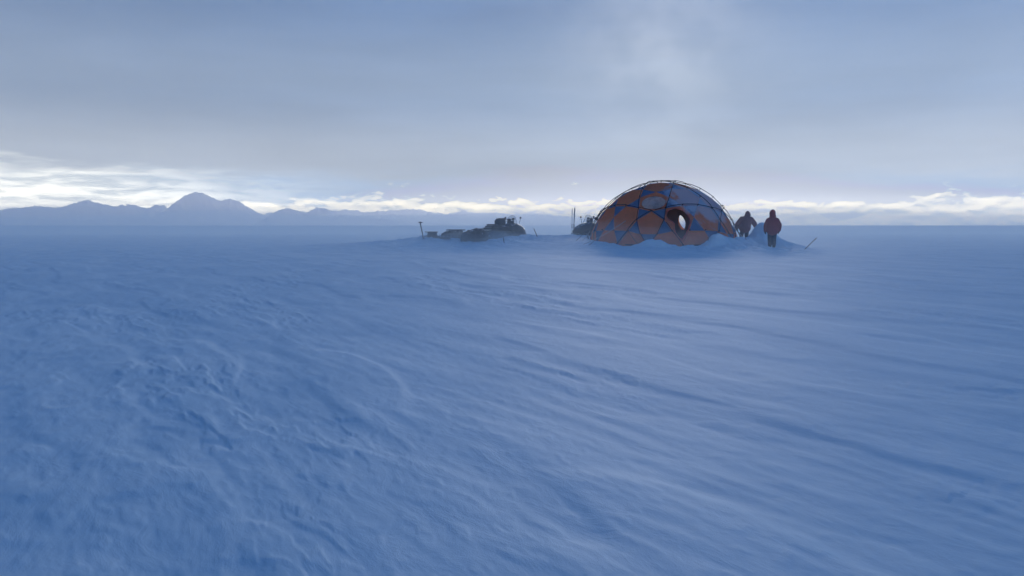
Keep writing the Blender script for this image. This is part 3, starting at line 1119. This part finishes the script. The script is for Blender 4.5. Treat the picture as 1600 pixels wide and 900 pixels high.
# ------------------------------------------------------------------ snowmobiles
def make_snowmobile():
    root = empty('snowmobile', (0, 0, 0))
    # track: rubber belt loop with lugs
    path = []
    for k in range(9): a = math.pi / 2 + math.pi * k / 8; path.append((-1.28 + 0.19 * math.cos(a), 0.22 + 0.19 * math.sin(a)))
    for x in (-0.9, -0.5, -0.1): path.append((x, 0.02))
    path += [(0.22, 0.06), (0.42, 0.20), (0.46, 0.33), (0.38, 0.42)]
    for x in (0.1, -0.4, -0.9): path.append((x, 0.41))
    bm = bmesh.new()
    L = [bm.verts.new((x, -0.20, z)) for x, z in path]; Rr = [bm.verts.new((x, 0.20, z)) for x, z in path]
    for i in range(len(path)):
        j = (i + 1) % len(path)
        bm.faces.new((L[i], L[j], Rr[j], Rr[i]))
    bm.faces.new(L[::-1]); bm.faces.new(Rr)
    tr = build('track', bm, M_RUBBER, root, False)
    for i in range(len(path)):
        (x0, z0), (x1, z1) = path[i], path[(i + 1) % len(path)]
        bm = bmesh.new()
        mx, mz = (x0 + x1) / 2, (z0 + z1) / 2
        box(bm, (mx - 0.02, -0.19, mz - 0.02), (mx + 0.02, 0.19, mz + 0.02))
        build('track_lug', bm, M_RUBBER, tr, False)
    bm = bmesh.new(); box(bm, (-1.40, -0.24, 0.42), (0.35, 0.24, 0.52), 0.02); box(bm, (-1.55, -0.22, 0.34), (-1.38, 0.22, 0.46), 0.02)
    build('tunnel', bm, M_BLACK, root)
    bm = bmesh.new(); loft(bm, [(-1.05, 0.15, 0.50, 0.70, 4), (-0.95, 0.18, 0.50, 0.80, 4), (-0.5, 0.18, 0.50, 0.80, 4), (-0.1, 0.16, 0.50, 0.78, 4), (0.15, 0.12, 0.52, 0.74, 3)])
    build('seat', bm, M_SEAT, root)
    # cowl
    bm = bmesh.new()
    loft(bm, [(0.05, 0.22, 0.46, 0.80, 3), (0.15, 0.36, 0.36, 0.92, 3), (0.45, 0.44, 0.28, 0.94, 2.8), (0.80, 0.42, 0.26, 0.86, 2.6), (1.10, 0.33, 0.27, 0.72, 2.5), (1.30, 0.20, 0.32, 0.57, 2.3), (1.37, 0.08, 0.38, 0.50, 2)], 24)
    cw = build('cowl', bm, M_COWL, root)
    for s in (-1, 1):
        bm = bmesh.new(); ball(bm, (1.13, s * 0.15, 0.62), 0.08, 0.7, 1.2, 0.6)
        build('headlight', bm, M_GLASS, cw)
        bm = bmesh.new(); box(bm, (-0.25, s * 0.37 - 0.12, 0.34), (0.35, s * 0.37 + 0.12, 0.38), 0.015)
        build('running_board', bm, M_BLACK, root)
        # ski with turned-up tip
        bm = bmesh.new()
        prof = [(0.30, 0.03), (0.6, 0.012), (1.0, 0.012), (1.35, 0.02), (1.52, 0.09), (1.62, 0.20)]
        vs = []
        for x, z in prof:
            hw = 0.075 if x < 1.5 else 0.05
            vs.append([bm.verts.new((x, s * 0.48 - hw, z)), bm.verts.new((x, s * 0.48 + hw, z)), bm.verts.new((x, s * 0.48 + hw, z + 0.025)), bm.verts.new((x, s * 0.48 - hw, z + 0.025))])
        for A, B in zip(vs, vs[1:]):
            for k in range(4): bm.faces.new((A[k], A[(k + 1) % 4], B[(k + 1) % 4], B[k]))
        bm.faces.new(vs[0][::-1]); bm.faces.new(vs[-1])
        sk = build('ski', bm, M_BLACK, root, False)
        bm = bmesh.new(); tube(bm, [(1.60, s * 0.48, 0.20), (1.50, s * 0.48, 0.27), (1.30, s * 0.48, 0.20), (1.20, s * 0.48, 0.04)], 0.012, 6)
        build('ski_loop', bm, M_STEEL, sk)
        bm = bmesh.new(); tube(bm, [(0.95, s * 0.48, 0.03), (0.90, s * 0.47, 0.36)], 0.03, 8); tube(bm, [(0.90, s * 0.47, 0.30), (0.80, s * 0.30, 0.42)], 0.022, 8)
        build('ski_leg', bm, M_STEEL, root)
        # mirror on its stalk
        bm = bmesh.new(); tube(bm, [(0.52, s * 0.38, 0.88), (0.50, s * 0.46, 1.05), (0.48, s * 0.50, 1.16)], 0.010, 6)
        mi = build('mirror_stalk', bm, M_BLACK, root)
        bm = bmesh.new(); ball(bm, (0.48, s * 0.51, 1.20), 0.065, 0.45, 1.0, 0.8)
        build('mirror', bm, M_BLACK, mi)
    # windshield: thin curved clear sheet with a rim
    bm = bmesh.new()
    rows = []
    rim = []
    for k in range(13):
        a = R(-75 + 150 * k / 12)
        h = 0.46 * math.cos(a * 0.95) ** 0.6
        b0 = Vector((0.42 + 0.25 * math.cos(a), 0.36 * math.sin(a), 0.86))
        t0 = b0 + Vector((-0.20 * h / 0.4, -0.03 * math.sin(a), h))
        rows.append([bm.verts.new(b0.lerp(t0, q / 4)) for q in range(5)])
        rim.append(t0)
    for A, B in zip(rows, rows[1:]):
        for k in range(4): bm.faces.new((A[k], B[k], B[k + 1], A[k + 1]))
    ws = build('windshield', bm, M_SCREEN, root)
    bm = bmesh.new(); tube(bm, rim, 0.008, 5); build('windshield_trim', bm, M_GREY, ws)
    # steering
    bm = bmesh.new(); tube(bm, [(0.38, 0, 0.80), (0.18, 0, 1.10)], 0.035, 8); ball(bm, (0.18, 0, 1.10), 0.075, 1.2, 1.5, 0.9)
    build('steering_post', bm, M_BLACK, root)
    bm = bmesh.new(); tube(bm, [(0.05, -0.38, 1.10), (0.12, -0.25, 1.13), (0.18, -0.10, 1.13), (0.18, 0.10, 1.13), (0.12, 0.25, 1.13), (0.05, 0.38, 1.10)], 0.016, 8)
    hb = build('handlebar', bm, M_BLACK, root)
    for s in (-1, 1):
        bm = bmesh.new(); tube(bm, [(0.10, s * 0.27, 1.125), (0.04, s * 0.40, 1.095)], 0.030, 8); build('grip', bm, M_RUBBER, hb)
        bm = bmesh.new(); box(bm, (0.10, s * 0.30 - 0.07, 1.08), (0.19, s * 0.30 + 0.07, 1.19), 0.03); build('hand_guard', bm, M_BLACK, hb)
    # instrument pod
    bm = bmesh.new(); box(bm, (0.24, -0.20, 0.90), (0.36, 0.20, 1.06), 0.03); build('instrument_pod', bm, M_BLACK, root)
    # rear rack
    bm = bmesh.new()
    for s in (-1, 1): tube(bm, [(-1.50, s * 0.22, 0.60), (-1.02, s * 0.22, 0.60), (-0.98, s * 0.20, 0.50)], 0.014, 6)
    rk = build('rear_rack', bm, M_STEEL, root)
    for x in (-1.48, -1.36, -1.24, -1.12):
        bm = bmesh.new(); box(bm, (x - 0.03, -0.25, 0.605), (x + 0.03, 0.25, 0.630)); build('rack_slat', bm, M_BLACK, rk, False)
    bm = bmesh.new(); tube(bm, [(1.20, -0.26, 0.34), (1.44, -0.14, 0.36), (1.47, 0, 0.36), (1.44, 0.14, 0.36), (1.20, 0.26, 0.34)], 0.018, 8)
    build('front_bumper', bm, M_STEEL, root)
    bm = bmesh.new(); box(bm, (-1.57, -0.10, 0.45), (-1.53, 0.10, 0.52), 0.01); build('tail_light', bm, M_BLACK, root)
    return root


sm1 = make_snowmobile()
p = at(792, 371, 41.0)
sm1.location = (p.x, p.y, gz(p.x, p.y) - 0.12)
sm1.rotation_euler = (0, 0, R(50))
tag(sm1, 'dark snowmobile with clear windshield parked ahead of the loaded sledges', 'snowmobile', 'snowmobiles at the camp')
sm2 = copy_tree(sm1)
p = at(928, 372, 42.0)
sm2.location = (p.x, p.y, gz(p.x, p.y) - 0.22)
sm2.rotation_euler = (0, 0, R(215))
tag(sm2, 'snowmobile half hidden behind the dome tent beside the upright skis', 'snowmobile', 'snowmobiles at the camp')


# ------------------------------------------------------------------ sledges and their loads
def make_sled(length, width):
    root = empty('cargo_sled', (0, 0, 0))
    for s in (-1, 1):
        bm = bmesh.new()
        prof = [(-length / 2, 0.02), (length / 2 - 0.35, 0.02), (length / 2 - 0.12, 0.08), (length / 2 + 0.05, 0.24)]
        vs = []
        for x, z in prof:
            y = s * width * 0.38
            vs.append([bm.verts.new((x, y - 0.025, z)), bm.verts.new((x, y + 0.025, z)), bm.verts.new((x, y + 0.025, z + 0.14)), bm.verts.new((x, y - 0.025, z + 0.14))])
        for A, B in zip(vs, vs[1:]):
            for k in range(4): bm.faces.new((A[k], A[(k + 1) % 4], B[(k + 1) % 4], B[k]))
        bm.faces.new(vs[0][::-1]); bm.faces.new(vs[-1])
        build('runner', bm, M_WOOD, root, False)
    x = -length / 2 + 0.08
    while x < length / 2 - 0.25:
        bm = bmesh.new(); box(bm, (x - 0.06, -width / 2, 0.165), (x + 0.06, width / 2, 0.195), 0.006)
        build('slat', bm, M_WOOD, root, False)
        x += 0.17
    bm = bmesh.new(); tube(bm, [(length / 2 + 0.05, -width * 0.38, 0.34), (length / 2 + 0.10, 0, 0.36), (length / 2 + 0.05, width * 0.38, 0.34)], 0.018, 6)
    build('tow_bar', bm, M_STEEL, root)
    return root


SR = R(6)
a1 = at(705, 371, 39.6)
sl = make_sled(2.0, 0.8)
sl.location = (a1.x, a1.y, gz(a1.x, a1.y) - 0.06); sl.rotation_euler = (0, 0, SR + math.pi)
tag(sl, 'low wooden cargo sled under the grey case, its turned-up runners by the shovel', 'sled', 'cargo sleds')
sl2 = make_sled(1.8, 0.8)
a2 = at(757, 370, 40.2)
sl2.location = (a2.x, a2.y, gz(a2.x, a2.y) - 0.02); sl2.rotation_euler = (0, 0, R(14))
tag(sl2, 'wooden cargo sled hitched close behind the snowmobile', 'sled', 'cargo sleds')

# grey equipment case with overhanging lid
t = empty('equipment_case', (a1.x + 0.06, a1.y, sl.location.z + 0.195), SR)
tag(t, 'grey equipment case with flat overhanging lid lying on the first sled', 'case')
bm = bmesh.new(); loft(bm, [(-0.55, 0.20, 0.0, 0.10, 6), (-0.28, 0.28, 0.0, 0.24, 6), (0.10, 0.29, 0.0, 0.26, 6), (0.48, 0.27, 0.0, 0.26, 6), (0.52, 0.25, 0.02, 0.24, 6)], 24)
build('body', bm, M_CASE, t)
bm = bmesh.new(); box(bm, (-0.30, -0.33, 0.262), (0.62, 0.33, 0.310), 0.012); ld = build('lid', bm, M_CASE, t)
for x in (-0.05, 0.32):
    bm = bmesh.new(); box(bm, (x - 0.03, -0.345, 0.20), (x + 0.03, -0.331, 0.315)); build('latch', bm, M_STEEL, ld, False)
for x in (-0.15, 0.42):
    bm = bmesh.new(); tube(bm, [(x, -0.42, -0.02), (x, -0.345, 0.30), (x, 0, 0.322), (x, 0.345, 0.30), (x, 0.42, -0.02)], 0.014, 6); build('strap', bm, M_STRAP, t)

# low crate at the sled's end
pb = at(675, 369, 39.5)
t = empty('crate', (pb.x, pb.y, gz(pb.x, pb.y) - 0.02), R(10))
tag(t, 'small dark open-ended crate lying next to the shovel', 'crate')
bm = bmesh.new(); box(bm, (-0.34, -0.22, 0.26), (0.28, 0.22, 0.30), 0.008); build('lid', bm, M_WOOD, t)
bm = bmesh.new(); box(bm, (-0.22, -0.18, 0.0), (0.24, 0.18, 0.258), 0.015); build('body', bm, M_CASE, t)
for s in (-1, 1):
    bm = bmesh.new(); box(bm, (-0.24, s * 0.19 - 0.012, 0.05), (0.26, s * 0.19 + 0.012, 0.12), 0.004); build('batten', bm, M_WOOD, t, False)
bm = bmesh.new(); tube(bm, [(-0.24, -0.10, 0.10), (-0.36, -0.10, 0.06), (-0.36, 0.10, 0.06), (-0.24, 0.10, 0.10)], 0.014, 6); build('handle', bm, M_STRAP, t)

# big load wrapped in a tarp
pb = at(741, 377, 38.6)
t = empty('tarp_covered_load', (pb.x, pb.y, gz(pb.x, pb.y) - 0.03), R(-6))
tag(t, 'rounded dark tarp-covered load, foremost of the drifted gear', 'load')
bm = bmesh.new()
loft(bm, [(-0.66, 0.10, 0.0, 0.26, 2.2), (-0.58, 0.28, -0.03, 0.40, 2.5), (-0.30, 0.38, -0.05, 0.50, 2.8), (0.05, 0.42, -0.05, 0.60, 3), (0.32, 0.40, -0.05, 0.60, 3), (0.54, 0.32, -0.03, 0.50, 2.6), (0.68, 0.14, 0.06, 0.34, 2.2)], 40)
bmesh.ops.subdivide_edges(bm, edges=bm.edges[:], cuts=2, use_grid_fill=True)
for v in bm.verts:
    q = pn(np.array([v.co.x * 4.0 + 9]), np.array([v.co.y * 4 + v.co.z * 5]))[0]
    v.co += Vector((0, v.co.y, v.co.z - 0.2)).normalized() * 0.07 * q
tp = build('tarp', bm, M_TARP, t)
for x in (-0.28, 0.12, 0.42):
    hz = 0.60 if x > 0 else 0.50
    bm = bmesh.new(); tube(bm, [(x, -0.46, -0.02), (x, -0.43, hz * 0.6), (x, -0.22, hz + 0.02), (x, 0.0, hz + 0.03), (x, 0.22, hz + 0.02), (x, 0.43, hz * 0.6), (x, 0.46, -0.02)], 0.016, 6); build('lashing', bm, M_STRAP, tp)

# flat box on the second sled
t = empty('storage_box', (a2.x + 0.02, a2.y, sl2.location.z + 0.195), R(14))
tag(t, 'long flat-lidded box on the sled between the tarp load and the snowmobile', 'box')
bm = bmesh.new(); box(bm, (-0.46, -0.26, 0.0), (0.50, 0.26, 0.20), 0.02); build('body', bm, M_CASE, t)
bm = bmesh.new(); box(bm, (-0.52, -0.30, 0.202), (0.55, 0.30, 0.242), 0.012); build('lid', bm, M_BLACK, t)

# duffel strapped on the snowmobile's seat
cs = math.cos(R(50)); sn = math.sin(R(50))
q = sm1.location
t = empty('duffel_bag', (q.x - 0.52 * cs, q.y - 0.52 * sn, q.z + 0.80), R(50))
tag(t, 'squat black duffel bag on the snowmobile seat behind the handlebar', 'bag')
bm = bmesh.new(); loft(bm, [(-0.24, 0.14, 0.03, 0.24, 2.2), (-0.16, 0.25, -0.01, 0.34, 2.6), (0.0, 0.27, -0.01, 0.38, 2.5), (0.14, 0.25, -0.01, 0.35, 2.6), (0.22, 0.15, 0.02, 0.26, 2.2)], 24)
db = build('body', bm, M_TARP, t)
for y in (-0.12, 0.12):
    bm = bmesh.new(); tube(bm, [(-0.21, y, 0.02), (-0.16, y, 0.35), (0.10, y, 0.375), (0.21, y, 0.02)], 0.014, 6); build('strap', bm, M_STRAP, t)
t2 = empty('folded_mat', (q.x - 1.22 * cs, q.y - 1.22 * sn, q.z + 0.63), R(50))
tag(t2, 'folded dark mats stacked on the snowmobile rear rack', 'mat')
for k in range(3):
    bm = bmesh.new(); box(bm, (-0.26 + 0.09 * k, -0.30, 0.085 * k), (0.26, 0.30 - 0.03 * k, 0.085 * k + 0.08), 0.02); build('fold', bm, M_TARP, t2)


# ------------------------------------------------------------------ shovel, skis, poles, stakes
def stick(name, label, cat, foot, head, r, mat, group=None, taper=0.8, sink=0.12):
    o = bpy.data.objects.new(name, None)
    bm = bmesh.new()
    f, h = Vector(foot), Vector(head)
    d = (h - f)
    pts = [-d.normalized() * sink] + [d * k / 5 for k in range(6)]
    tube(bm, pts, [r] * 2 + [r * (1 - (1 - taper) * k / 5) for k in range(1, 6)], 8)
    for k in (1, 2, 3, 4):
        c = d * (k / 5 + 0.04)
        tube(bm, [c - d.normalized() * 0.008, c, c + d.normalized() * 0.008], [r * 0.9, r * 1.22, r * 0.9], 8)
    ob = build(name, bm, mat)
    ob.location = f
    tag(ob, label, cat, group)
    return ob


f = at(661.5, 369, 39.5); f.z = gz(f.x, f.y)
h = at(656.5, 348, 39.5)
sh = empty('shovel', f)
tag(sh, 'T-handled shovel stuck upright in the snow at the end of the sledges', 'shovel')
bm = bmesh.new(); tube(bm, [(h - f) * -0.12, (h - f)], 0.026, 8); build('shaft', bm, M_BLACK, sh)
bm = bmesh.new(); e = h - f; tube(bm, [e + Vector((-0.075, 0, 0.01)), e + Vector((0, 0, 0.02)), e + Vector((0.11, 0.02, 0.0))], [0.026, 0.030, 0.022], 8); build('grip', bm, M_BLACK, sh)
bm = bmesh.new()
d = (h - f).normalized()
loft(bm, [(-0.02, 0.03, -0.02, 0.02, 3), (0.05, 0.12, -0.012, 0.012, 3), (0.30, 0.13, -0.010, 0.010, 3), (0.36, 0.06, -0.008, 0.008, 3)], 16)
rot = Vector((1, 0, 0)).rotation_difference(-d).to_matrix()
for v in bm.verts: v.co = rot @ v.co + d * 0.06
build('blade', bm, M_STEEL, sh)

# upright skis by the tent
for (px0, py0, px1, py1, w, mat, lab) in ((893.5, 362, 894.0, 325, 0.024, M_SKI, 'white slim ski standing upright beside the half-hidden snowmobile'),
                                          (896.0, 362, 898.0, 324, 0.034, M_GREY, 'grey wide ski standing upright next to the white ski')):
    f = at(px0, py0, 42.5); f.z = gz(f.x, f.y)
    h = at(px1, py1, 42.5)
    d = h - f
    bm = bmesh.new()
    vs = []
    for k, (q, ww, bend) in enumerate(((-0.15, 0.8, 0), (0.0, 0.8, 0), (0.3, 0.75, 0.0), (0.6, 0.8, 0.0), (0.85, 1.0, 0.01), (0.94, 0.9, 0.05), (1.0, 0.35, 0.12))):
        c = d * q + Vector((0, -bend, 0))
        vs.append([bm.verts.new(c + Vector((sx * w * ww, sy * 0.010, 0))) for sx, sy in ((-1, -1), (1, -1), (1, 1), (-1, 1))])
    for A, B in zip(vs, vs[1:]):
        for k in range(4): bm.faces.new((A[k], A[(k + 1) % 4], B[(k + 1) % 4], B[k]))
    bm.faces.new(vs[0][::-1]); bm.faces.new(vs[-1])
    so = empty('ski', f)
    tag(so, lab, 'ski', 'skis standing in the snow')
    build('board', bm, mat, so, False)
    bm = bmesh.new(); c = d * 0.38; box(bm, c + Vector((-w * 0.8, -0.05, -0.10)), c + Vector((w * 0.8, -0.012, 0.10)), 0.01); build('binding', bm, M_BLACK, so)

f = at(1257.5, 394, 35.8); f.z = gz(f.x, f.y)
stick('bamboo_pole', 'bamboo pole leaning over in the open snow past the walking person', 'pole', f, at(1276, 371.5, 35.6), 0.020, M_BAMBOO)
f = at(839.5, 369, 40.0); f.z = gz(f.x, f.y)
stick('marker_stick', 'thin leaning stick in the snow in front of the snowmobile nose', 'stick', f, at(834, 357, 40.0), 0.020, M_BLACK)
f = at(788, 381, 37.6); f.z = gz(f.x, f.y) - 0.02
stick('snow_stake', 'short dark stake driven into the snow in front of the snowmobile track', 'stake', f, at(786.5, 371, 37.6), 0.018, M_BLACK)

# ------------------------------------------------------------------ air: thin haze over everything, blown snow close to the ground
bm = bmesh.new(); box(bm, (-HAZE_R, -HAZE_R, -1.6), (HAZE_R, HAZE_R, HAZE_TOP))
hz = build('haze', bm, volume_material('thin_air_haze', HAZE_D, (0.95, 0.97, 1.0, 1), 0.6), None, False)
tag(hz, 'pale blue haze between the camp and the far mountains', 'haze', kind='stuff')


def make_blown_snow():
    """shallow sheets of spindrift: one that thickens away from the viewer, one streaming past the sledges"""
    def sheet(label, ys, hw, thick, dens):
        nx, ny = 41, len(ys)
        Y, U = np.meshgrid(ys, np.linspace(-1, 1, nx), indexing='ij')
        X = hw(Y, U)
        e = sstep(1 - np.abs(U), 0, 0.25) * sstep(1 - np.arange(ny)[:, None] / (ny - 1), 0, 0.15)
        top = thick(X, Y) * e - 0.02
        bot = np.full_like(top, -0.9)
        co = np.concatenate([np.stack([X, Y, top], -1).reshape(-1, 3), np.stack([X, Y, bot], -1).reshape(-1, 3)])
        n = nx * ny
        fs = []
        for i in range(ny - 1):
            for j in range(nx - 1):
                a = i * nx + j
                fs.append((a, a + 1, a + nx + 1, a + nx)); fs.append((n + a, n + a + nx, n + a + nx + 1, n + a + 1))
        for j in range(nx - 1):
            fs.append((j, n + j, n + j + 1, j + 1)); a = (ny - 1) * nx + j; fs.append((a, a + 1, n + a + 1, n + a))
        for i in range(ny - 1):
            a = i * nx; fs.append((a, a + nx, n + a + nx, n + a)); a = i * nx + nx - 1; fs.append((a, n + a, n + a + nx, a + nx))
        me = bpy.data.meshes.new('blowing_snow')
        me.from_pydata(co.tolist(), [], fs)
        o = link_mesh('blowing_snow', me, volume_material('spindrift', dens, (0.80, 0.93, 1.0, 1), 0.3))
        tag(o, label, 'snow', kind='stuff')

    def wide(X, Y):
        s = X * WX + Y * WY; t = X * WY - Y * WX
        return 2.2 * sstep(Y, 7, 44) * (1.0 + 0.35 * fbm(s * 0.03, t * 0.12, 3))

    def plume(X, Y):
        return 1.0 * np.exp(-((X + 1.8) / 4.2) ** 2 - ((Y - 38.8) / 2.6) ** 2) * (1.0 + 0.6 * fbm(X * 0.5, Y * 0.5, 3))
    sheet('low sheet of snow blowing over the whole plain', 7.0 * (130 / 7.0) ** np.linspace(0, 1, 60), lambda Y, U: U * (Y * 0.95 + 6), wide, 0.016)
    sheet('denser spindrift streaming past the sledges', np.linspace(34, 45, 40), lambda Y, U: -1.8 + U * 9.5 + 0 * Y, plume, 0.19)


make_blown_snow()
